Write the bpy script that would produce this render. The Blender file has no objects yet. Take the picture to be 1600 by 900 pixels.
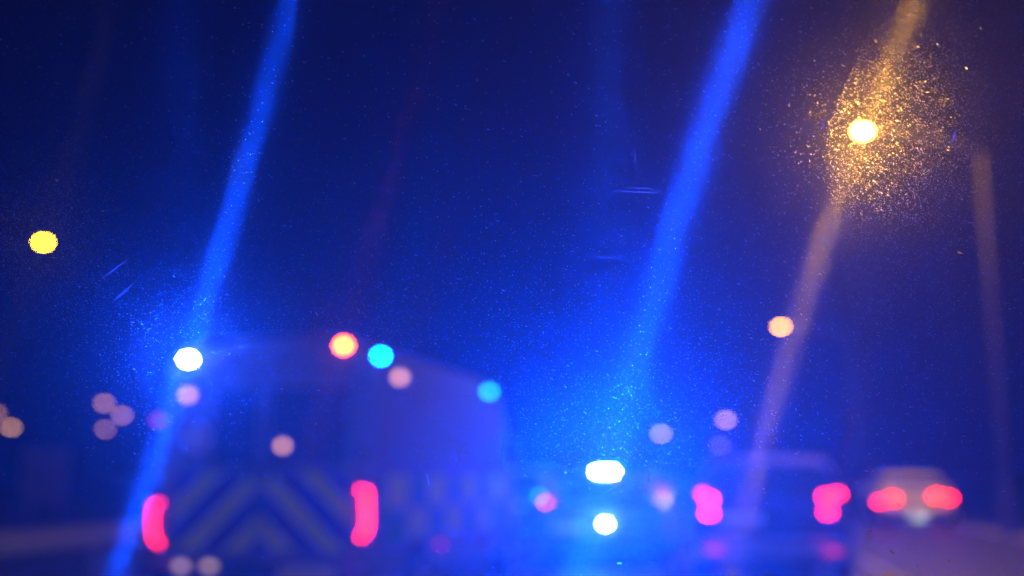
import bpy, math, random
from mathutils import Vector, Matrix
rnd = random.Random(7)
S = bpy.context.scene
COL = S.collection
R = math.radians

# ------------------------------------------------------------------ camera
CAM_H, PITCH, FPX = 1.35, R(9.8), 1715.0          # FPX: focal length in pixels of a 1600 wide frame
cd = bpy.data.cameras.new('camera'); cam = bpy.data.objects.new('camera', cd); COL.objects.link(cam)
cam.location = (0, 0, CAM_H); cam.rotation_euler = (R(90) + PITCH, 0, 0)
cd.sensor_width = 36.0; cd.lens = 36.0 * FPX / 1600; cd.clip_start = 0.02; cd.clip_end = 6000
FOCUS = 0.62
cd.dof.use_dof = True; cd.dof.focus_distance = FOCUS
cd.dof.aperture_fstop = (cd.lens / 1000) / (32.0 / FPX * FOCUS)
cd.dof.aperture_ratio = 0.91
S.camera = cam

# ------------------------------------------------------------------ night sky, exposure
w = bpy.data.worlds.new('World'); S.world = w; w.use_nodes = True
nt = w.node_tree; nt.nodes.clear()
sky = nt.nodes.new('ShaderNodeTexSky'); sky.sky_type = 'NISHITA'; sky.sun_disc = False
sky.sun_elevation = R(-4.5); sky.sun_rotation = R(200)
bg = nt.nodes.new('ShaderNodeBackground'); bg.inputs[1].default_value = 0.1
wo = nt.nodes.new('ShaderNodeOutputWorld')
nt.links.new(sky.outputs[0], bg.inputs[0]); nt.links.new(bg.outputs[0], wo.inputs[0])
S.view_settings.view_transform = 'Standard'; S.view_settings.look = 'None'
S.view_settings.exposure = 0.0; S.view_settings.gamma = 1.0
C = S.cycles
C.use_denoising = True; C.denoiser = 'OPENIMAGEDENOISE'; C.use_adaptive_sampling = False
C.transparent_max_bounces = 32; C.max_bounces = 5; C.diffuse_bounces = 2; C.glossy_bounces = 2
C.transmission_bounces = 4; C.volume_bounces = 0; C.sample_clamp_direct = 260; C.sample_clamp_indirect = 3
C.caustics_reflective = False; C.caustics_refractive = False; C.blur_glossy = 0.5

# ------------------------------------------------------------------ helpers
cp, sp = math.cos(PITCH), math.sin(PITCH)
def ray(px, py):
    """direction from the camera towards a place seen in the photograph (1600x900)"""
    x, y = (px - 800) / FPX, (450 - py) / FPX
    return Vector((x, cp - y * sp, sp + y * cp))
def at(px, py, Y):
    d = ray(px, py); return Vector((0, 0, CAM_H)) + d * (Y / d.y)

class MB:
    def __init__(s): s.v, s.f = [], []
    def add(s, vs, fs):
        o = len(s.v); s.v += [tuple(p) for p in vs]; s.f += [tuple(i + o for i in f) for f in fs]; return s
    def box(s, c, d, b=0.0):
        cx, cy, cz = c; x, y, z = d[0] / 2, d[1] / 2, d[2] / 2
        if b <= 0:
            vs = [(cx + i * x, cy + j * y, cz + k * z) for k in (-1, 1) for j in (-1, 1) for i in (-1, 1)]
            return s.add(vs, [(0, 2, 3, 1), (4, 5, 7, 6), (0, 1, 5, 4), (2, 6, 7, 3), (0, 4, 6, 2), (1, 3, 7, 5)])
        b = min(b, x * .9, y * .9, z * .9)
        rings = []
        for (zz, ins) in ((-z, b), (-z + b, 0), (z - b, 0), (z, b)):
            X, Y = x - ins, y - ins
            rings.append([(cx + a, cy + q, cz + zz) for a, q in ((-X + b, -Y), (X - b, -Y), (X, -Y + b), (X, Y - b), (X - b, Y), (-X + b, Y), (-X, Y - b), (-X, -Y + b))])
        return s.loft(rings)
    def loft(s, rings, cap=True):
        n = len(rings[0]); vs = [p for r in rings for p in r]; fs = []
        for i in range(len(rings) - 1):
            for j in range(n):
                k = (j + 1) % n
                fs.append((i * n + j, i * n + k, (i + 1) * n + k, (i + 1) * n + j))
        if cap: fs.append(tuple(reversed(range(n)))); fs.append(tuple((len(rings) - 1) * n + j for j in range(n)))
        return s.add(vs, fs)
    def tube(s, pts, rad, n=8):
        pts = [Vector(p) for p in pts]; rr = rad if isinstance(rad, (list, tuple)) else [rad] * len(pts)
        rings = []
        for i, p in enumerate(pts):
            t = (pts[min(i + 1, len(pts) - 1)] - pts[max(i - 1, 0)]).normalized()
            a = t.orthogonal() if abs(t.x) < .9 else Vector((0, 1, 0))
            ref = Vector((1, 0, 0)) if abs(t.x) < .8 else Vector((0, 1, 0))
            a = (ref - t * ref.dot(t)).normalized(); b = t.cross(a)
            rings.append([p + (a * math.cos(2 * math.pi * j / n) + b * math.sin(2 * math.pi * j / n)) * rr[i] for j in range(n)])
        return s.loft(rings)
    def lathe_x(s, prof, c, n=20):
        """profile of (x, radius) spun about the x axis"""
        rings = [[(c[0] + x, c[1] + r * math.cos(2 * math.pi * j / n), c[2] + r * math.sin(2 * math.pi * j / n)) for j in range(n)] for x, r in prof]
        return s.loft(rings)
    def ellipsoid(s, c, d, n=8, m=4):
        rings = [[(c[0] + d[0] / 2 * math.cos(t) * math.cos(2 * math.pi * j / n), c[1] + d[1] / 2 * math.cos(t) * math.sin(2 * math.pi * j / n), c[2] + d[2] / 2 * math.sin(t)) for j in range(n)]
                 for t in [(-.46 + .92 * i / m) * math.pi for i in range(m + 1)]]
        return s.loft(rings)
    def disc_y(s, c, rad, dep=.02, n=8, rx=None):
        rx = rx or rad
        rings = [[(c[0] + rx * k * math.cos(2 * math.pi * j / n), c[1] + y, c[2] + rad * k * math.sin(2 * math.pi * j / n)) for j in range(n)] for y, k in ((dep / 2, 1), (-dep / 2, .96))]
        return s.loft(rings)
    def build(s, name, mat, parent=None, sharp=35, loc=None):
        me = bpy.data.meshes.new(name); me.from_pydata(s.v, [], s.f); me.update()
        if len(s.f) > 20000:
            o = bpy.data.objects.new(name, me); COL.objects.link(o); me.materials.append(mat); o.parent = parent; return o
        me.validate()
        import bmesh
        bm = bmesh.new(); bm.from_mesh(me); bmesh.ops.recalc_face_normals(bm, faces=bm.faces[:]); bm.to_mesh(me); bm.free()
        if sharp:
            me.polygons.foreach_set('use_smooth', [True] * len(me.polygons)); me.set_sharp_from_angle(angle=R(sharp))
        o = bpy.data.objects.new(name, me); COL.objects.link(o)
        if mat: me.materials.append(mat)
        if parent: o.parent = parent
        if loc is not None: o.location = loc
        return o
def tag(o, label=None, cat=None, group=None, kind=None):
    for k, v in (('label', label), ('category', cat), ('group', group), ('kind', kind)):
        if v: o[k] = v
    return o
def empty(name, loc, rz=0):
    o = bpy.data.objects.new(name, None); COL.objects.link(o); o.location = loc; o.rotation_euler = (0, 0, rz); o.empty_display_size = .3
    return o
def strobe(parent, c, sx, sy, radiance, spread=50):
    """the beam of an LED strobe head: it throws its light backwards, towards the following traffic"""
    l = bpy.data.lights.new('strobe_beam', 'AREA'); l.shape = 'ELLIPSE'; l.size = sx; l.size_y = sy; l.color = BLUE
    l.spread = R(spread); l.energy = radiance * math.pi * (math.pi * sx * sy / 4)
    o = bpy.data.objects.new('strobe_beam', l); COL.objects.link(o); o.parent = parent; o.location = c; o.rotation_euler = (R(-90), 0, 0)
    return o
def copy_tree(o, parent=None):
    c = o.copy(); COL.objects.link(c); c.parent = parent
    for ch in list(o.children): copy_tree(ch, c)
    return c

# ------------------------------------------------------------------ materials
def mat(name, col, rough=.5, metal=0, var=.25, scale=6.0, coat=0, bump=0):
    m = bpy.data.materials.new(name); m.use_nodes = True; t = m.node_tree; b = t.nodes['Principled BSDF']
    tc = t.nodes.new('ShaderNodeTexCoord'); n = t.nodes.new('ShaderNodeTexNoise'); n.inputs['Scale'].default_value = scale; n.inputs['Detail'].default_value = 6
    r = t.nodes.new('ShaderNodeValToRGB')
    r.color_ramp.elements[0].position = .3; r.color_ramp.elements[1].position = .7
    r.color_ramp.elements[0].color = (*[c * (1 - var) for c in col], 1); r.color_ramp.elements[1].color = (*[min(1, c * (1 + var)) for c in col], 1)
    t.links.new(tc.outputs['Object'], n.inputs['Vector']); t.links.new(n.outputs['Fac'], r.inputs[0]); t.links.new(r.outputs[0], b.inputs['Base Color'])
    b.inputs['Roughness'].default_value = rough; b.inputs['Metallic'].default_value = metal
    if coat: b.inputs['Coat Weight'].default_value = coat; b.inputs['Coat Roughness'].default_value = .08
    if bump:
        bp = t.nodes.new('ShaderNodeBump'); bp.inputs['Strength'].default_value = bump; bp.inputs['Distance'].default_value = .01
        n2 = t.nodes.new('ShaderNodeTexNoise'); n2.inputs['Scale'].default_value = scale * 30
        t.links.new(tc.outputs['Object'], n2.inputs['Vector']); t.links.new(n2.outputs['Fac'], bp.inputs['Height']); t.links.new(bp.outputs[0], b.inputs['Normal'])
    return m
def em(name, col, strength):
    m = bpy.data.materials.new(name); m.use_nodes = True; t = m.node_tree; t.nodes.clear()
    e = t.nodes.new('ShaderNodeEmission'); e.inputs[0].default_value = (*col, 1); e.inputs[1].default_value = strength
    o = t.nodes.new('ShaderNodeOutputMaterial'); t.links.new(e.outputs[0], o.inputs[0]); return m

M = dict(
    asphalt=mat('asphalt', (.04, .04, .045), .6, var=.3, scale=1.5, bump=.4),
    verge=mat('verge_grass', (.035, .05, .02), .9, var=.5, scale=.8, bump=.5),
    paint=mat('road_paint', (.7, .7, .66), .6, var=.15, scale=12),
    steel=mat('galvanised_steel', (.42, .43, .44), .45, .7, var=.15),
    column=mat('lamp_column_paint', (.08, .08, .085), .6, .2, var=.15),
    rubber=mat('rubber', (.02, .02, .02), .8),
    plastic=mat('black_plastic', (.025, .025, .028), .5),
    glass=mat('dark_tinted_glass', (.012, .014, .018), .45),
    alloy=mat('alloy', (.45, .45, .46), .35, .8),
    vanwhite=mat('van_white_paint', (.19, .19, .19), .8, var=.12),
    yellow=mat('reflective_yellow', (.62, .68, .06), .75, var=.1),
    vblue=mat('reflective_blue', (.02, .05, .3), .75, var=.1),
    green=mat('reflective_green', (.02, .3, .1), .75, var=.1),
    redlens=mat('red_lens', (.25, .008, .008), .2, coat=.6),
    bluelens=mat('blue_lens', (.02, .08, .4), .2, coat=.6),
    amberlens=mat('amber_lens', (.5, .15, .01), .2, coat=.6),
    plate=mat('number_plate', (.68, .6, .1), .4, var=.05),
    plate_pale=mat('number_plate_pale', (.7, .7, .68), .4, var=.05),
    white=mat('white_car_paint', (.8, .8, .77), .4, var=.05),
    silver=mat('silver_car_paint', (.34, .36, .38), .3, .3, var=.08, coat=.6),
    darkblue=mat('dark_blue_car_paint', (.03, .04, .09), .7, var=.1),
    grey=mat('grey_car_paint', (.16, .18, .21), .3, .3, var=.08, coat=.6),
    signback=mat('sign_back_grey', (.3, .3, .32), .6, .3, var=.12),
    concrete=mat('concrete', (.3, .3, .29), .85, var=.2, scale=3),
)
BLUE = (.0005, .052, 1.0)
E = dict(
    sodium=em('sodium_lamp_glow', (1.0, .43, .03), 7200),
    rear_fill=em('rear_fill_lamp_glow', (1.0, .82, .4), 780),
    yellow=em('yellow_lamp_glow', (1.0, .58, .002), 90),
    sodium2=em('dimmer_sodium_glow', (1.0, .37, .002), 44),
    far=em('far_lamp_glow', (1.0, .42, .12), 4.6),
    farb=em('far_lamp_glow_bright', (1.0, .46, .10), 8),
    fard=em('far_lamp_glow_dim', (.8, .36, .3), 1.6),
    blue=em('blue_strobe_glow', (.5, .75, 1.0), 320),
    bluebar=em('blue_light_bar_glow', (.5, .75, 1.0), 280),
    cyan=em('pale_blue_strobe_glow', (.0, .08, 1.0), 340),
    cyand=em('dim_blue_strobe_glow', (.01, .28, 1.0), 14),
    amber=em('amber_beacon_glow', (1.0, .05, .0002), 150),
    tail=em('tail_lamp_glow', (1.0, .012, .0), 26),
    taild=em('dim_tail_lamp_glow', (1.0, .012, .02), 13),
    tailf=em('faint_red_glow', (1.0, .03, .08), 1.5),
    workl=em('work_lamp_glow', (1.0, .42, .16), 4),
    stepl=em('step_lamp_glow', (1.0, .62, .42), 1.1),
    platel=em('plate_lamp_glow', (1.0, .75, .5), 4),
    platelb=em('bright_plate_lamp_glow', (1.0, .97, .8), 170),
    strobe=em('white_strobe_glow', (.3, .6, 1.0), 220),
)

# ------------------------------------------------------------------ ground and road
YAW = R(10.6)                                       # the carriageway bears off to the right of the view
def road(l, a, z=0):                                # l metres to the right of the camera's line along the road, a metres ahead
    return Vector((l * math.cos(YAW) + a * math.sin(YAW), -l * math.sin(YAW) + a * math.cos(YAW), z))
def rquad(l0, l1, a0, a1, z): return [road(l0, a0, z), road(l1, a0, z), road(l1, a1, z), road(l0, a1, z)]
g = MB(); g.add([(-3000, -300, -.06), (3000, -300, -.06), (3000, 4000, -.06), (-3000, 4000, -.06)], [(0, 1, 2, 3)])
tag(g.build('ground', M['verge'], sharp=0), kind='structure')
rd = MB(); rd.loft([[road(l, -60, z) for l, z in ((-7.6, -.2), (8.0, -.2), (8.0, 0), (.2, .06), (-7.6, 0))], [road(l, 900, z) for l, z in ((-7.6, -.2), (8.0, -.2), (8.0, 0), (.2, .06), (-7.6, 0))]])
rd = rd.build('road', M['asphalt'], sharp=0); tag(rd, kind='structure')
def rz(l): return .06 - .06 * abs(l - .2) / 7.8 + .004
dash = None
for l in (-2.85, -.35, 2.25):
    for k in range(14):
        a = 6 + 9 * k
        m = MB(); m.add(rquad(l - .075, l + .075, a, a + 4.0, rz(l)), [(0, 1, 2, 3)])
        m.build('lane_dash', M['paint'], rd, sharp=0)
for l in (-6.4, 6.6):
    m = MB(); m.add(rquad(l - .1, l + .1, -60, 600, rz(l)), [(0, 1, 2, 3)]); m.build('edge_line', M['paint'], rd, sharp=0)

# left-hand crash barrier: post by post, rail by rail
gr = empty('crash_barrier', road(-8.3, 10)); tag(gr, 'long galvanised steel crash barrier running along the verge beyond the van', 'crash barrier')
gr.rotation_euler = (0, 0, -YAW)
prof = [(-.02, .42), (.05, .47), (.05, .53), (-.01, .575), (.05, .62), (.05, .68), (-.02, .73), (-.035, .73), (-.035, .42)]
rail = None
for k in range(22):
    if rail is None:
        m = MB(); m.loft([[(x, 0, z) for x, z in prof], [(x, 3.98, z) for x, z in prof]]); rail = m.build('rail', M['steel'], gr)
        m = MB(); m.box((-.09, 0, .36), (.1, .08, .76)); post = m.build('post', M['steel'], gr)
        r_, p_ = rail, post
    else:
        r_, p_ = rail.copy(), post.copy(); COL.objects.link(r_); COL.objects.link(p_)
    r_.location.y = p_.location.y = -8 + 4 * k
# ------------------------------------------------------------------ street lamps
def street_lamp(head, glow, label, side=1, arm=3.6, size=(.62, .36, .26), rise=.5, group='street lamps along the road', base=None):
    """head: world place of the lamp bowl; the column stands arm metres to that side"""
    h = head.z
    d = Vector((math.cos(YAW), -math.sin(YAW), 0)) * side * arm
    b = Vector((head.x, head.y, 0)) + d if base is None else base
    e = empty('street_lamp', b); tag(e, label, 'street lamp', group)
    loc = head - b; k = size[0] / .62
    m = MB(); m.tube([(0, 0, -.1), (0, 0, .9), (0, 0, .95), (0, 0, h - rise)], [.15, .15, .11, .075], 10); m.build('column', M['column'], e)
    m = MB(); pts = []
    for i in range(9):
        t = i / 8; pts.append(Vector((loc.x * t, loc.y * t, h - rise + (rise + .10 * k) * math.sin(t * math.pi / 2))))
    m.tube(pts, [.06 - .02 * i / 8 for i in range(9)], 8); m.build('arm', M['column'], e)
    hd = MB(); hd.ellipsoid((loc.x, loc.y, h + .12 * k), (size[0] * 1.35, size[1] * 1.15, .2 * k), 12, 5); hd = hd.build('lamp_head', M['column'], e)
    m = MB(); m.ellipsoid((loc.x, loc.y, h), size, 8, 4); m.build('lamp_bowl', E[glow], hd)
    return e
L1 = at(1348, 205, 26); B1 = at(1572, 745, 26); B1.z = 0
street_lamp(L1, 'sodium', 'tall street lamp with the glaring orange light and visible column, nearest of all', base=B1, size=(.26, .2, .13))
street_lamp(at(1220, 510, 60), 'sodium2', 'second orange street lamp below the glaring one', size=(.4, .3, .22))
street_lamp(at(68, 378, 50), 'yellow', 'yellow street lamp standing alone high above the verge', side=-1, size=(.42, .34, .24))
street_lamp(road(4.7, -8, 9.7), 'rear_fill', 'unseen street lamp added behind the viewer, continuing the row, to light the vehicle rears')  # out-of-view lamp, added to light the rears of van and cars
for px, py, Y, gl, lab, sz in (
    (1134, 655, 200, 'farb', 'distant street lamp, the higher of the orange dots above the stacked tail lamps', 2.4),
    (1033, 677, 255, 'farb', 'distant street lamp alone above and right of the police light bar', 2.7),
    (1125, 695, 150, 'fard', 'low dim violet street lamp just under a brighter orange one', 1.9),
    (163, 629, 156, 'far', 'distant street lamp, topmost dot of the cluster of three', 1.9),
    (191, 648, 186, 'far', 'distant street lamp, the dot of the cluster of three closest to the van', 2.2),
    (165, 670, 240, 'far', 'distant street lamp, lowest dot of the cluster of three', 2.6),
    (18, 667, 230, 'farb', 'distant street lamp near the picture edge, the brighter of two dots', 2.4),
    (-6, 645, 190, 'far', 'distant street lamp half cut by the picture edge', 2.0)):
    street_lamp(at(px, py, Y), gl, lab, side=1 if px > 800 else -1, size=(sz * .55, sz * .45, sz * .4), arm=2.5)

# ------------------------------------------------------------------ roadside sign seen from the back
sg = empty('road_sign', at(70, 745, 40) * 1.0); sg.location.z = -.06; sg.rotation_euler = (0, 0, -R(4)); tag(sg, 'plain grey rectangular sign board on two posts by the verge', 'road sign')
m = MB(); m.box((0, 0, 1.5), (1.7, .03, 1.9), .01); bd = m.build('board', M['signback'], sg)
for x in (-.55, .55):
    m = MB(); m.tube([(x, .06, -.1), (x, .06, 2.4)], .04, 8); m.build('post', M['steel'], sg)
for z in (1.0, 2.0):
    m = MB(); m.box((0, -.03, z), (1.6, .03, .05)); m.build('brace', M['steel'], bd)

# ------------------------------------------------------------------ wheels, cars
def wheel(parent, x, y, r, wd):
    s = 1 if x > 0 else -1
    m = MB(); m.lathe_x([(-wd / 2, r * .62), (-wd / 2, r * .93), (-wd / 2 + .03, r), (wd / 2 - .03, r), (wd / 2, r * .93), (wd / 2, r * .62)], (x, y, r), 24)
    wl = m.build('wheel', M['rubber'], parent)
    m = MB(); m.lathe_x([(s * (wd / 2 - .04), r * .6), (s * (wd / 2 - .01), r * .6), (s * (wd / 2 - .01), r * .5), (s * (wd / 2 - .05), r * .45)], (x, y, r), 20); m.build('rim', M['alloy'], wl)
    m = MB()
    for k in range(5):
        a = 2 * math.pi * k / 5
        m.tube([(x + s * (wd / 2 - .02), y, r), (x + s * (wd / 2 - .02), y + r * .56 * math.cos(a), r + r * .56 * math.sin(a))], .035, 6)
    m.build('spokes', M['alloy'], wl)
def offset_patch(a0, a1, b0, b1, u0, u1, v0, v1, off):
    """a quad cut out of the patch a0-a1 / b0-b1, lifted off it"""
    P = lambda u, v: (a0.lerp(a1, u)).lerp(b0.lerp(b1, u), v)
    n = (a1 - a0).cross(b0 - a0).normalized()
    q = [P(u0, v0), P(u1, v0), P(u1, v1), P(u0, v1)]
    return [p + n * off for p in q], [p + n * (off - .012 if off > 0 else off + .012) for p in q]
def pane(parent, name, a0, a1, b0, b1, u, v, off, material):
    f, k = offset_patch(Vector(a0), Vector(a1), Vector(b0), Vector(b1), u[0], u[1], v[0], v[1], off)
    m = MB(); m.loft([k, f]); return m.build(name, material, parent)
def curved_pane(parent, name, A, B, v, material):
    """glass that follows the crown of the body between two stations"""
    ia = [9, 8, 7, 6, 5]; lo, hi = [], []
    n = (A[5] - A[9]).cross(B[9] - A[9]).normalized()
    f_, k_ = [], []
    for vv in v:
        row = [A[i].lerp(B[i], vv) for i in ia]
        row[0] = row[0].lerp(row[1], .25); row[-1] = row[-1].lerp(row[-2], .25)
        f_.append([p + n * .02 for p in row]); k_.append([p + n * .004 for p in row])
    m = MB()
    for i in range(4): m.loft([[k_[0][i], k_[0][i + 1], k_[1][i + 1], k_[1][i]], [f_[0][i], f_[0][i + 1], f_[1][i + 1], f_[1][i]]])
    return m.build(name, material, parent)
def car(name, label, loc, paint, W=1.8, st=None, wheel_r=.32, lamps=(), plate=None, plate_z=.75, platemat='plate_pale', pglow='platel', group='cars queuing ahead', cat='car', yaw=None, rear_trim=None):
    """st: stations (y, z_belt, z_roof, w_belt, w_roof, z_bottom); index 0 = rear"""
    e = empty(name, loc, -YAW if yaw is None else yaw); tag(e, label, cat, group)
    rings = []
    for (y, zb, zr, wb, wr, z0) in st:
        h = [(0, z0), (wb * .8, z0), (wb * .97, z0 + .10), (wb, (z0 + zb) / 2), (wb * .97, zb), (wr, zr - .05), (wr * .85, zr), (0, zr + .02)]
        ring = [Vector((x, y, z)) for x, z in h] + [Vector((-x, y, z)) for x, z in reversed(h[1:-1])]
        rings.append(ring)
    m = MB(); m.loft(rings); body = m.build('body', paint, e, 28)
    # glass: rear window, side windows, windscreen
    i, j = 1, 5
    A, B = rings[i], rings[i + 1]
    curved_pane(e, 'rear_window', A, B, (.12, .9), M['glass'])
    curved_pane(e, 'windscreen', rings[j], rings[j + 1], (.1, .9), M['glass'])
    for sd in (0, 1):
        lo, hi = (4, 5) if sd == 0 else (10, 9)
        for k in range(i + 1, j):
            if st[k + 1][0] - st[k][0] < .3: continue
            pane(e, 'side_window', rings[k][lo], rings[k + 1][lo], rings[k][hi], rings[k + 1][hi], (.06, .94), (.12, .88), .02 if sd == 0 else -.02, M['glass'])
    for yy in (st[0][0] + .72, st[-1][0] - .78):
        for s in (-1, 1):
            m = MB(); m.lathe_x([(s * -.01, wheel_r + .06), (s * .012, wheel_r + .05), (s * .012, .02), (s * -.01, .02)], (s * (W / 2 - .005), yy, wheel_r), 24); m.build('wheel_arch', M['plastic'], e)
            wheel(e, s * (W / 2 - .07), yy, wheel_r, .2)
    yr = st[0][0]
    m = MB(); m.box((0, yr - .03, .46), (W * .94, .16, .26), .05); bp = m.build('bumper', rear_trim or paint, e)
    m = MB(); m.box((0, yr - .1, .32), (W * .7, .06, .1), .02); m.build('diffuser', M['plastic'], bp)
    for s in (-1, 1):
        m = MB(); m.box((s * W * .36, yr - .113, .45), (.17, .012, .045), .004); m.build('reflector', E['tailf'] if rear_trim else M['redlens'], bp)  # with contrasting trim the reflectors glow themselves, in place of reflected light
        m = MB(); m.box((s * (W / 2 + .08), st[j][0] + .1, st[j][1] + .06), (.2, .1, .14), .04); m.build('door_mirror', paint, e)
    for (x, z, wd, ht, lit) in lamps:
        m = MB(); m.box((x, yr + .02, z), (wd, .12, ht), .03); tl = m.build('tail_lamp', M['redlens'], e)
        for (lx, lz, lw, lh, glow) in lit:
            m = MB(); m.box((lx, yr - .045, lz), (lw, .012, lh)); m.build('lit_element', E[glow], tl)
    if plate:
        px_, pw_ = plate
        m = MB(); m.box((px_, yr - .04 if plate_z > .6 else yr - .12, plate_z), (pw_, .015, .115), .003); pl = m.build('number_plate', M[platemat], e)
        for s in (-1, 1):
            m = MB(); m.box((px_ + s * pw_ * .22, yr - .07 if plate_z > .6 else yr - .15, plate_z + .085), (.05, .03, .012)); m.build('plate_lamp', E[pglow], pl)
        yh = (yr - .07 if plate_z > .6 else yr - .15)
        m = MB(); m.box((px_, yh - .025, plate_z + .09), (pw_ * .8, .012, .05), .004); m.box((px_, yh, plate_z + .105), (pw_ * .8, .04, .012)); m.build('plate_lamp_hood', paint, pl, 0)  # hood added to keep the bright plate lamps themselves out of sight
    m = MB(); m.tube([(W * .3, yr - .14, .25), (W * .3, yr + .1, .25)], .035, 10); m.build('exhaust', M['alloy'], e)
    return e, body, yr

def hatch(L, H, W, tail=.32):
    y0, w = -L / 2, W / 2
    return [(y0, .86, .90, w * .93, w * .80, .36), (y0 + .06, .93, .98, w * .97, w * .82, .30), (y0 + tail, .95, H - .12, w, w * .74, .22), (y0 + tail + .3, .95, H - .02, w, w * .76, .2),
            (y0 + L * .40, .94, H, w, w * .77, .2), (y0 + L * .55, .93, H - .03, w, w * .77, .2), (y0 + L * .72, .92, .96, w, w * .84, .2), (y0 + L * .92, .78, .82, w * .95, w * .8, .22), (y0 + L, .55, .60, w * .82, w * .7, .3)]

def local_on_rear(px, py, origin, yr, yaw=YAW):
    """where the line of sight through a place in the photograph meets the rear plane of a vehicle, in the vehicle's own frame"""
    f = Vector((math.sin(yaw), math.cos(yaw), 0)); r_ = Vector((math.cos(yaw), -math.sin(yaw), 0))
    p0 = Vector(origin) + f * yr; d = ray(px, py); o = Vector((0, 0, CAM_H))
    t = (p0 - o).dot(f) / d.dot(f); p = o + d * t - Vector(origin)
    return p.dot(r_), p.z
def rear_at(px, Y, L):
    """origin of a vehicle of length L whose rear centre shows at px, Y metres ahead"""
    p = at(px, 745, Y); p.z = .05
    return p + Vector((math.sin(YAW), math.cos(YAW), 0)) * L / 2

# dark SUV in the next lane: stacked tail lamps
L, W = 4.5, 1.88; o = rear_at(1203, 13.4, L); yr = -L / 2
P = lambda px, py: local_on_rear(px, py, o, yr)
def el(px, py, w_, h_, glow): x, z = P(px, py); return (x, z, w_, h_, glow)
xl, zl = P(1106, 788); xr, zr = P(1297, 787)
car('dark_suv', 'dark blue car with stacked red tail lamps and pale lower bumper in the next lane', o, M['darkblue'], W, hatch(L, 1.58, W, .25), .36,
    lamps=[(xl, zl, .2, .42, [el(1108, 780, .10, .07, 'tail'), el(1108, 802, .10, .07, 'tail'), el(1098, 771, .06, .05, 'taild')]),
           (xr, zr, .24, .42, [el(1290, 776, .10, .07, 'tail'), el(1307, 772, .10, .06, 'tail'), el(1293, 800, .10, .07, 'tail')])],
    plate=(P(1155, 812)[0], .52), plate_z=P(1155, 812)[1], rear_trim=M['silver'])
# white hatchback under the street lamp
L, W = 4.1, 1.9; o = rear_at(1430, 30, L); yr = -L / 2
P = lambda px, py: local_on_rear(px, py, o, yr)
car('white_hatchback', 'white hatchback with lit red tail lamps under the glaring street lamp', o, M['white'], W, hatch(L, 1.40, W, .36), .31,
    lamps=[(P(1384, 780)[0], P(1384, 780)[1], .36, .17, [el(1374, 784, .16, .1, 'tail'), el(1394, 779, .2, .12, 'tail')]),
           (P(1472, 777)[0], P(1472, 777)[1], .36, .17, [el(1463, 775, .2, .12, 'tail'), el(1482, 778, .2, .11, 'tail')])],
    plate=(0, .52), plate_z=P(1430, 808)[1], pglow='platelb')
# patrol car with the light bar
L, W = 4.7, 1.9; o = rear_at(945, 16.5, L); yr = -L / 2
P = lambda px, py: local_on_rear(px, py, o, yr)
pc, body, _ = car('patrol_car', 'police car with glaring blue roof light bar and white strobe at its tail', o, M['grey'], W, hatch(L, 1.33, W, .4), .33, cat='police car',
    lamps=[(P(857, 779)[0], P(857, 779)[1], .24, .2, [el(853, 785, .06, .05, 'taild'), el(862, 781, .05, .05, 'tailf'), el(843, 775, .06, .06, 'cyand')]),
           (P(1035, 768)[0], P(1035, 768)[1], .3, .2, [el(1030, 768, .06, .05, 'tailf'), el(1042, 768, .05, .05, 'tailf')])],
    plate=(P(890, 825)[0], .52), plate_z=P(890, 825)[1])
bar = empty('light_bar', (0, -.55, 1.335)); bar.parent = pc
m = MB(); m.box((0, 0, .03), (1.15, .3, .05), .02); m.build('bar_base', M['plastic'], bar)
for s in (-1, 0, 1):
    m = MB(); m.box((s * .39, 0, .10), (.36, .26, .09), .03); m.build('bar_lens', M['bluelens'], bar)
bx, bz = local_on_rear(945, 739, o, -.75)
m = MB(); m.box((bx, -.17, bz - 1.315), (.30, .02, .05)); m.build('blue_strobe', E['bluebar'], bar)
strobe(bar, (bx, -.20, bz - 1.315), .32, .06, 2350, 22).rotation_euler = (R(-90), 0, R(7))
x, z = P(947, 818); m = MB(); m.disc_y((x, yr - .13, z), .03, .03); m.build('white_strobe', E['strobe'], pc)
# grey car ahead of the van
L, W = 4.3, 1.8; o = rear_at(800, 24, L); yr = -L / 2
P = lambda px, py: local_on_rear(px, py, o, yr)
car('grey_estate', 'grey car lit blue, partly hidden between the van and the police car', o, M['grey'], W, hatch(L, 1.5, W, .2), .32,
    lamps=[(P(748, 800)[0], P(748, 800)[1], .18, .3, [el(748, 796, .1, .2, 'tailf')]),
           (P(850, 795)[0], P(850, 795)[1], .18, .3, [])], plate=(0, .52), plate_z=.7)

# ------------------------------------------------------------------ emergency van
VL, VW, VH = 5.9, 2.14, 2.5
VYAW = R(13.2)
o = at(413, 745, 10.0); o.z = .05; o += Vector((math.sin(VYAW), math.cos(VYAW), 0)) * VL / 2; yr = -VL / 2
P = lambda px, py: local_on_rear(px, py, o, yr, VYAW)
van = empty('emergency_van', o, -VYAW); tag(van, 'pale emergency van with chevron rear doors, C-shaped red tail lamps and roof beacons', 'emergency van')
hw = VW / 2
def vring(y, z0, z1, k=1.0, top=.93):
    a = hw * k; b = .14
    h = [(0, z0), (a - .06, z0), (a, z0 + .08), (a, z0 + (z1 - z0) * .5), (a * .985, z1 - .35), (a * top, z1 - .09), (a * top - .12, z1), (0, z1 + .03)]
    return [Vector((x, y, z)) for x, z in h] + [Vector((-x, y, z)) for x, z in reversed(h[1:-1])]
rings = [vring(yr, .42, VH - .03, .97), vring(yr + .08, .36, VH), vring(yr + 1.5, .34, VH + .02), vring(1.2, .34, VH + .02), vring(1.75, .34, VH - .12),
         vring(2.35, .34, 1.55, .98, .86), vring(2.8, .36, 1.15, .94, .84), vring(VL / 2, .42, .86, .86, .8)]
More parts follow.
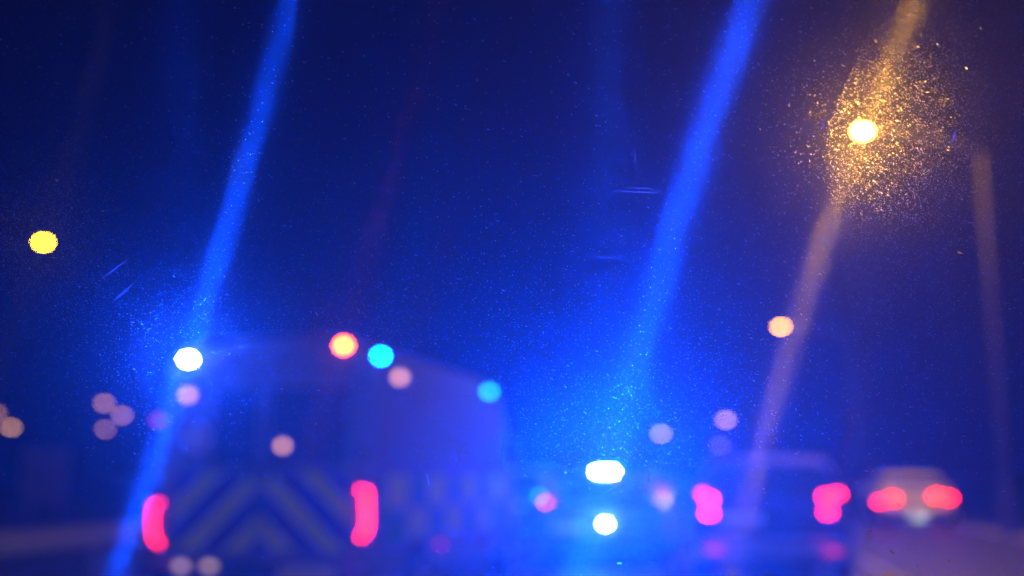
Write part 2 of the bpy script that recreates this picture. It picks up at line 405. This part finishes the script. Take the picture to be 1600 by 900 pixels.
m = MB(); m.loft(rings); m.build('body', M['vanwhite'], van, 26)
# blue-and-yellow block panels along both flanks
for s in (-1, 1):
    for r_ in range(2):
        for k in range(7):
            m = MB(); y0 = yr + .25 + k * .62
            m.box((s * (hw + .004), y0 + .3, .86 + r_ * .31), (.012, .61, .30)); m.build('block_panel', M['yellow'] if (k + r_) % 2 else M['green'], van)
    m = MB(); m.box((s * (hw * .94 + .02), 1.05, 1.85), (.02, .75, .5), .005); m.build('cab_window', M['glass'], van)
    m = MB(); m.box((s * (hw + .12), 1.55, 1.65), (.2, .12, .34), .04); m.build('door_mirror', M['plastic'], van)
    for yy in (yr + 1.15, VL / 2 - .95):
        m = MB(); m.lathe_x([(s * -.01, .43), (s * .02, .42), (s * .02, .02), (s * -.01, .02)], (s * (hw - .01), yy, .37), 24); m.build('wheel_arch', M['plastic'], van)
        wheel(van, s * (hw - .07), yy, .36, .24)
    x, z = P(640, 803)
    m = MB(); m.box((s * (hw + .012), yr + 1.9, .62), (.012, .08, .05)); m.build('side_marker', E['tailf'], van)
pane(van, 'windscreen', rings[4][9], rings[4][5], rings[5][9], rings[5][5], (.06, .94), (.08, .92), .03, M['glass'])
# rear doors, each with its window, handle, hinges and chevrons
DT = .05; DZ0, DZ1 = .62, 2.28; WZ0, WZ1 = 1.42, 2.08
for s in (-1, 1):
    xa, xb = (.012, .93) if s > 0 else (-.93, -.012)
    xc, wd = (xa + xb) / 2, xb - xa
    wx0, wx1 = (xa + .06, xb - .14) if s > 0 else (xa + .30, xb - .06)
    if s < 0: wx0 = xa + .46
    m = MB()                                         # the leaf is a frame round the window opening
    m.box((xc, yr - DT / 2, (DZ0 + WZ0) / 2), (wd, DT, WZ0 - DZ0))
    m.box((xc, yr - DT / 2, (WZ1 + DZ1) / 2), (wd, DT, DZ1 - WZ1))
    m.box(((xa + wx0) / 2, yr - DT / 2, (WZ0 + WZ1) / 2), (wx0 - xa, DT, WZ1 - WZ0))
    m.box(((wx1 + xb) / 2, yr - DT / 2, (WZ0 + WZ1) / 2), (xb - wx1, DT, WZ1 - WZ0))
    dr = m.build('rear_door', M['vanwhite'], van, 0)
    m = MB(); m.box(((wx0 + wx1) / 2, yr - .02, (WZ0 + WZ1) / 2), (wx1 - wx0 + .01, .012, WZ1 - WZ0 + .01)); m.build('window', M['glass'], dr)
    fr = MB(); t = .03
    for (cx, cz, dx, dz) in (((wx0 + wx1) / 2, WZ0, wx1 - wx0 + .06, t), ((wx0 + wx1) / 2, WZ1, wx1 - wx0 + .06, t), (wx0, (WZ0 + WZ1) / 2, t, WZ1 - WZ0 - t), (wx1, (WZ0 + WZ1) / 2, t, WZ1 - WZ0 - t)):
        fr.box((cx, yr - DT - .005, cz), (dx, .02, dz))
    fr.build('window_seal', M['rubber'], dr, 0)
    m = MB(); m.box((s * .07, yr - DT - .03, 1.36), (.06, .05, .2), .015); m.build('handle', M['plastic'], dr)
    for hz in (.8, 1.5, 2.15):
        m = MB(); m.tube([(s * .945, yr - DT, hz - .07), (s * .945, yr - DT, hz + .07)], .022, 8); m.build('hinge', M['plastic'], dr)
    # chevron base panel, then each sloping stripe cut to the panel
    CZ0, CZ1, CX = .66, 1.34, .82
    m = MB(); m.box((s * (.02 + CX / 2), yr - DT - .003, (CZ0 + CZ1) / 2), (CX, .006, CZ1 - CZ0)); m.build('chevron_base', M['vblue'], dr, 0)
    per, wdt, slope = .44, .20, .95                  # Λ stripes falling away from the middle
    for k in range(-1, 5):
        zt = CZ0 + .12 + k * per
        poly = [(0, zt), (CX, zt - slope * CX), (CX, zt - slope * CX + wdt), (0, zt + wdt)]
        def clip(pl, inside, cut):
            out = []
            for i in range(len(pl)):
                a, b = pl[i], pl[(i + 1) % len(pl)]
                if inside(a): out.append(a)
                if inside(a) != inside(b): out.append(cut(a, b))
            return out
        for zz, sg_ in ((CZ0, 1), (CZ1, -1)):
            poly = clip(poly, lambda p: sg_ * (p[1] - zz) > 0, lambda a, b: (a[0] + (b[0] - a[0]) * (zz - a[1]) / (b[1] - a[1]), zz)) if poly else poly
        if len(poly) < 3: continue
        m = MB(); m.loft([[(s * (.02 + x), yr - DT - .006, z) for x, z in poly], [(s * (.02 + x), yr - DT - .012, z) for x, z in poly]]); m.build('chevron_stripe', M['yellow'], dr, 0)
x, z = P(312, 684)
m = MB(); m.disc_y((x, yr - DT - .006, z), .135, .012, 20); m.build('round_emblem', M['plate_pale'], van)
m = MB(); m.box((0, yr - .12, .47), (VW * .96, .24, .2), .04); bmp = m.build('rear_step_bumper', M['plastic'], van)
m = MB(); m.box((.55, yr - .245, .5), (.5, .012, .11), .003); m.build('number_plate', M['plate'], bmp)
for px in (306, 349):
    x, z = P(px, 881); m = MB(); m.box((x, yr - .258, z), (.08, .03, .05)); m.build('step_lamp', E['stepl'], van)
# C-shaped tail lamps
for s, pts, glow in ((-1, ((254, 785), (245, 790), (243, 815), (245, 840), (254, 850)), 'taild'), (1, ((566, 766), (576, 767), (577, 800), (577, 824), (566, 841)), 'tail')):
    q = [P(*p) for p in pts]
    xm, zm = sum(p[0] for p in q) / 5, (q[0][1] + q[-1][1]) / 2
    m = MB(); m.box((xm, yr - .005, zm), (.15, .08, q[0][1] - q[-1][1] + .14), .03); tl = m.build('tail_lamp', M['redlens'], van)
    m = MB(); m.tube([(x, yr - .055, z) for x, z in q], .018, 6); m.build('lit_element', E[glow], tl)
# roof lights at the rear
m = MB(); m.box((0, yr + .16, VH + .03), (1.5, .22, .09), .03); m.build('rear_light_housing', M['vanwhite'], van)
def lamp(px, py, glow, lens, w_, h_, name, y=yr - .075, sides=10):
    x, z = P(px, py); m = MB(); m.disc_y((x, y + .04, z), h_ * .8, .07, 12, w_ * .8); l = m.build(name, M[lens], van)
    m = MB(); m.disc_y((x, y, z), h_ / 2, .02, sides, w_ / 2); m.build('lit_element', E[glow], l)
lamp(297, 562, 'blue', 'bluelens', .09, .05, 'blue_beacon', yr - .03)
x, z = P(297, 562); strobe(van, (x, yr - .05, z), .08, .03, 40000, 110)
lamp(537, 540, 'amber', 'amberlens', .08, .08, 'amber_beacon', yr - .0)
lamp(597, 557, 'cyan', 'bluelens', .07, .07, 'blue_beacon', yr - .03)
lamp(300, 618, 'workl', 'plate_pale', .07, .07, 'work_lamp')
lamp(253, 657, 'tailf', 'plate_pale', .05, .05, 'work_lamp')
lamp(619, 588, 'workl', 'plate_pale', .07, .07, 'work_lamp', yr + .1)
lamp(447, 697, 'workl', 'plate_pale', .06, .06, 'door_lamp')
# forward beacon at the far corner of the roof
pf = at(768, 613, 13.4); fv = Vector((math.sin(VYAW), math.cos(VYAW), 0)); rv = Vector((math.cos(VYAW), -math.sin(VYAW), 0)); dl = pf - o
m = MB(); m.ellipsoid((dl.dot(rv), dl.dot(fv), dl.z), (.2, .2, .16), 12, 5); m.tube([(dl.dot(rv) - .25, dl.dot(fv), VH - .06), (dl.dot(rv), dl.dot(fv), dl.z - .04)], .035, 8); fb = m.build('front_beacon', M['bluelens'], van)
m = MB(); m.disc_y((dl.dot(rv), dl.dot(fv) - .11, dl.z), .05, .02, 8); m.build('lit_element', E['cyand'], fb)

# ------------------------------------------------------------------ the windscreen the road is seen through
RAKE = R(29)
PC = Vector((0, 0, CAM_H)) + Vector((0, cp, sp)) * FOCUS
U, V = Vector((1, 0, 0)), Vector((0, -math.sin(RAKE), math.cos(RAKE))); N = U.cross(V)      # N points back at the viewer or away: checked below
if N.y > 0: N = -N                                   # towards the viewer
def pane_pt(u, v, lift=0): return U * u + V * v + N * (lift - .018 * u * u)
def pane_uv(px, py):
    d = ray(px, py); t = (PC - cam.location).dot(N) / d.dot(N); p = cam.location + d * t - PC
    return p.dot(U), p.dot(V)
gm = bpy.data.materials.new('grimy_glass'); gm.use_nodes = True; t = gm.node_tree; t.nodes.clear()
out = t.nodes.new('ShaderNodeOutputMaterial'); tr = t.nodes.new('ShaderNodeBsdfTransparent'); t.links.new(tr.outputs[0], out.inputs['Surface'])
sc1 = t.nodes.new('ShaderNodeVolumeScatter'); sc1.inputs['Color'].default_value = (1, 1, 1, 1); sc1.inputs['Density'].default_value = 4.5; sc1.inputs['Anisotropy'].default_value = .78
sc2 = t.nodes.new('ShaderNodeVolumeScatter'); sc2.inputs['Color'].default_value = (1, 1, 1, 1); sc2.inputs['Density'].default_value = 3.6; sc2.inputs['Anisotropy'].default_value = .95
ad = t.nodes.new('ShaderNodeAddShader'); t.links.new(sc1.outputs[0], ad.inputs[0]); t.links.new(sc2.outputs[0], ad.inputs[1]); t.links.new(ad.outputs[0], out.inputs['Volume'])
NU, NV = 12, 4; UM, V0, V1 = .78, -.48, .42
m = MB(); lay = []
for lift in (0, -.005):
    lay.append([[pane_pt(-UM + 2 * UM * i / NU, V0 + (V1 - V0) * j / NV, lift) for i in range(NU + 1)] for j in range(NV + 1)])
vs = [p for l in lay for r_ in l for p in r_]; idx = lambda l, j, i: l * (NU + 1) * (NV + 1) + j * (NU + 1) + i
fs = []
for l in (0, 1):
    for j in range(NV):
        for i in range(NU): fs.append((idx(l, j, i), idx(l, j, i + 1), idx(l, j + 1, i + 1), idx(l, j + 1, i)))
for i in range(NU):
    for j in (0, NV): fs.append((idx(0, j, i), idx(0, j, i + 1), idx(1, j, i + 1), idx(1, j, i)))
for j in range(NV):
    for i in (0, NU): fs.append((idx(0, j, i), idx(0, j + 1, i), idx(1, j + 1, i), idx(1, j, i)))
m.add(vs, fs)
ws = m.build('windscreen', gm, None, 60, loc=PC); tag(ws, 'dusty, smeared car windscreen the whole road is seen through', 'windscreen')
m = MB(); per = [pane_pt(-UM + 2 * UM * i / NU, V0 - .006) for i in range(NU + 1)] + [pane_pt(UM - 2 * UM * i / NU, V1 + .006) for i in range(NU + 1)]
m.tube(per + [per[0]], .012, 6); m.build('rubber_seal', M['rubber'], ws)

# wiper smears: hair-fine grease lines; light through them spreads at right angles to the lines
def film_mat(name, r1, r2, weight, tangent):
    fm = bpy.data.materials.new(name); fm.use_nodes = True; t = fm.node_tree; t.nodes.clear()
    out = t.nodes.new('ShaderNodeOutputMaterial'); h = t.nodes.new('ShaderNodeBsdfHair'); h.component = 'Transmission'
    h.inputs['Color'].default_value = (1, 1, 1, 1); h.inputs['RoughnessU'].default_value = r1; h.inputs['RoughnessV'].default_value = r2; h.inputs['Offset'].default_value = 0
    cv = t.nodes.new('ShaderNodeCombineXYZ')
    for i in range(3): cv.inputs[i].default_value = tangent[i]
    t.links.new(cv.outputs[0], h.inputs['Tangent'])
    tr = t.nodes.new('ShaderNodeBsdfTransparent'); mx = t.nodes.new('ShaderNodeMixShader'); mx.inputs[0].default_value = weight
    t.links.new(tr.outputs[0], mx.inputs[1]); t.links.new(h.outputs[0], mx.inputs[2]); t.links.new(mx.outputs[0], out.inputs[0]); return fm
SL = .29                                            # streak lean: across per up
T = (U - V * (SL / math.cos(RAKE - PITCH))).normalized()
smear = film_mat('grease_smear', .0012, .16, .25, T)
smear_b = film_mat('old_grease_smear', .006, .25, .22, U)
def patch(u, v): return .62 + .38 * (.5 + .5 * math.sin(7.3 * u + 4 * math.sin(5.1 * v + 1)) * math.sin(9.1 * v + 2.2 * math.sin(6.3 * u)))
for tg, mt, pitch_, wdt_, kk in ((T, smear, .00040, .000030, 1), (U, smear_b, .0009, .0000085, .9)):
    m = MB(); sl = tg.dot(V) / tg.dot(U)
    for k in range(int(1.15 / pitch_)):
        c = -.62 + pitch_ * (k + rnd.uniform(-.4, .4)); w0 = wdt_ * rnd.uniform(.5, 1.5); prev = None
        for i in range(17):
            u = -.70 + 1.4 * i / 16; v = c + u * sl
            if not V0 + .02 < v < V1 - .02: prev = None; continue
            ww = w0 * patch(u, v) * 1.4
            a, b = pane_pt(u, v, .0006 * kk), pane_pt(u, v + ww, .0006 * kk)
            if prev: m.add([prev[0], a, b, prev[1]], [(0, 1, 2, 3)])
            prev = (a, b)
    sm = m.build('wiper_smears', mt, ws, 0); tag(sm, kind='stuff')

# dust: thousands of tiny flakes, each tilted its own way
def dust_mat(name, rough, mixf):
    fm = bpy.data.materials.new(name); fm.use_nodes = True; t = fm.node_tree; t.nodes.clear()
    out = t.nodes.new('ShaderNodeOutputMaterial'); r_ = t.nodes.new('ShaderNodeBsdfRefraction'); r_.inputs['Roughness'].default_value = rough; r_.inputs['IOR'].default_value = 1.12
    tr = t.nodes.new('ShaderNodeBsdfTransparent'); mx = t.nodes.new('ShaderNodeMixShader'); mx.inputs[0].default_value = mixf
    t.links.new(tr.outputs[0], mx.inputs[1]); t.links.new(r_.outputs[0], mx.inputs[2]); t.links.new(mx.outputs[0], out.inputs[0]); return fm
dm = dust_mat('road_dust', .56, .36)
def flake(m, u, v, a, b, ang, tilt):
    c = pane_pt(u, v, .0012); e1 = (U * math.cos(ang) + V * math.sin(ang)); e2 = (V * math.cos(ang) - U * math.sin(ang))
    nrm = (cam.location - PC - c).normalized() + e1 * rnd.gauss(0, tilt) + e2 * rnd.gauss(0, tilt)
    e1 = (e1 - nrm * e1.dot(nrm) / nrm.length_squared).normalized(); e2 = nrm.cross(e1).normalized()
    q = [(1, .15), (.45, .9), (-.5, .8), (-1, -.1), (-.4, -.9), (.55, -.8)]
    m.add([c + e1 * (a * x * rnd.uniform(.75, 1.2)) + e2 * (b * y * rnd.uniform(.75, 1.2)) for x, y in q], [(0, 1, 2, 3, 4, 5)])
m = MB()
for k in range(48000):
    u, v = rnd.uniform(-.72, .72), rnd.uniform(V0 + .02, V1 - .02)
    s_ = .000085 * math.exp(rnd.gauss(0, .6))
    flake(m, u, v, s_ * rnd.uniform(1.2, 4), s_, R(-28) + rnd.gauss(0, .4), .24)
# the unwiped corner beside the near street lamp is dustier, with a wiped edge; flakes crowded at the lamp build its glow
for k in range(62000):
    u0, v0 = pane_uv(1365, 190)
    u, v = u0 + rnd.gauss(0, .065), v0 + rnd.gauss(0, .075)
    eu = pane_uv(1293, 200)[0] + .35 * max(0, v - v0) + .25 * max(0, v0 - .02 - v)
    if u < eu and rnd.random() < .8 or v > V1 - .01: continue
    s_ = .000062 * math.exp(rnd.gauss(0, .5))
    flake(m, u, v, s_ * rnd.uniform(1.2, 4), s_, R(-38) + rnd.gauss(0, .4), .24)
for (px, py, sx_, sy_, n_) in ((68, 385, .025, .03, 7000), (320, 500, .07, .06, 9000), (540, 545, .035, .04, 3000), (930, 650, .07, .06, 8000)):  # extra flakes added in front of lamps and beacons to build up their sparkle
    u0, v0 = pane_uv(px, py)
    for k in range(n_):
        u, v = u0 + rnd.gauss(0, sx_), v0 + rnd.gauss(0, sy_)
        if not V0 < v < V1: continue
        s_ = .000075 * math.exp(rnd.gauss(0, .3))
        flake(m, u, v, s_ * rnd.uniform(1.2, 4), s_, R(-25) + rnd.gauss(0, .4), .24)
du = m.build('dust', dm, ws, 0); tag(du, kind='stuff')
# scratches and stuck fibres one can pick out
for (x0, y0, x1, y1, wpx) in ((1281, 208, 1289, 182, 3), (1485, 228, 1495, 198, 4), (1288, 347, 1308, 350, 2.5), (1275, 373, 1306, 376, 2.5), (1249, 476, 1274, 479, 2),
        (158, 436, 203, 403, 3), (175, 473, 212, 440, 4), (955, 297, 1040, 301, 2), (970, 291, 1030, 295, 1.6), (970, 353, 1000, 354, 1.6), (926, 400, 975, 403, 1.8), (940, 433, 985, 436, 1.8),
        (782, 728, 787, 680, 3), (714, 728, 714, 700, 3), (666, 733, 672, 760, 3), (1012, 755, 1014, 733, 4), (991, 233, 993, 255, 2), (42, 697, 55, 711, 2.5), (135, 630, 150, 646, 2), (1136, 745, 1150, 710, 2), (1222, 850, 1240, 815, 2.5)):
    a, b = pane_uv(x0, y0), pane_uv(x1, y1); d = Vector((b[0] - a[0], b[1] - a[1])); ln = d.length; d /= ln; p = Vector((-d.y, d.x)) * (wpx / FPX * FOCUS / 2)
    pts = []
    for s_, k in ((0, .15), (.35, 1), (.7, .8), (1, .1), (.7, -.8), (.35, -1)):
        q = Vector(a) + d * ln * s_ + p * k; pts.append(pane_pt(q.x, q.y, .0015 + rnd.uniform(0, .0003) + .00035 * k))
    mm = MB(); mm.add(pts, [tuple(range(6))]); mm.build('scratch', film_mat('scratch_edge', .12, .6, .24, U * d.x + V * d.y), ws, 0)
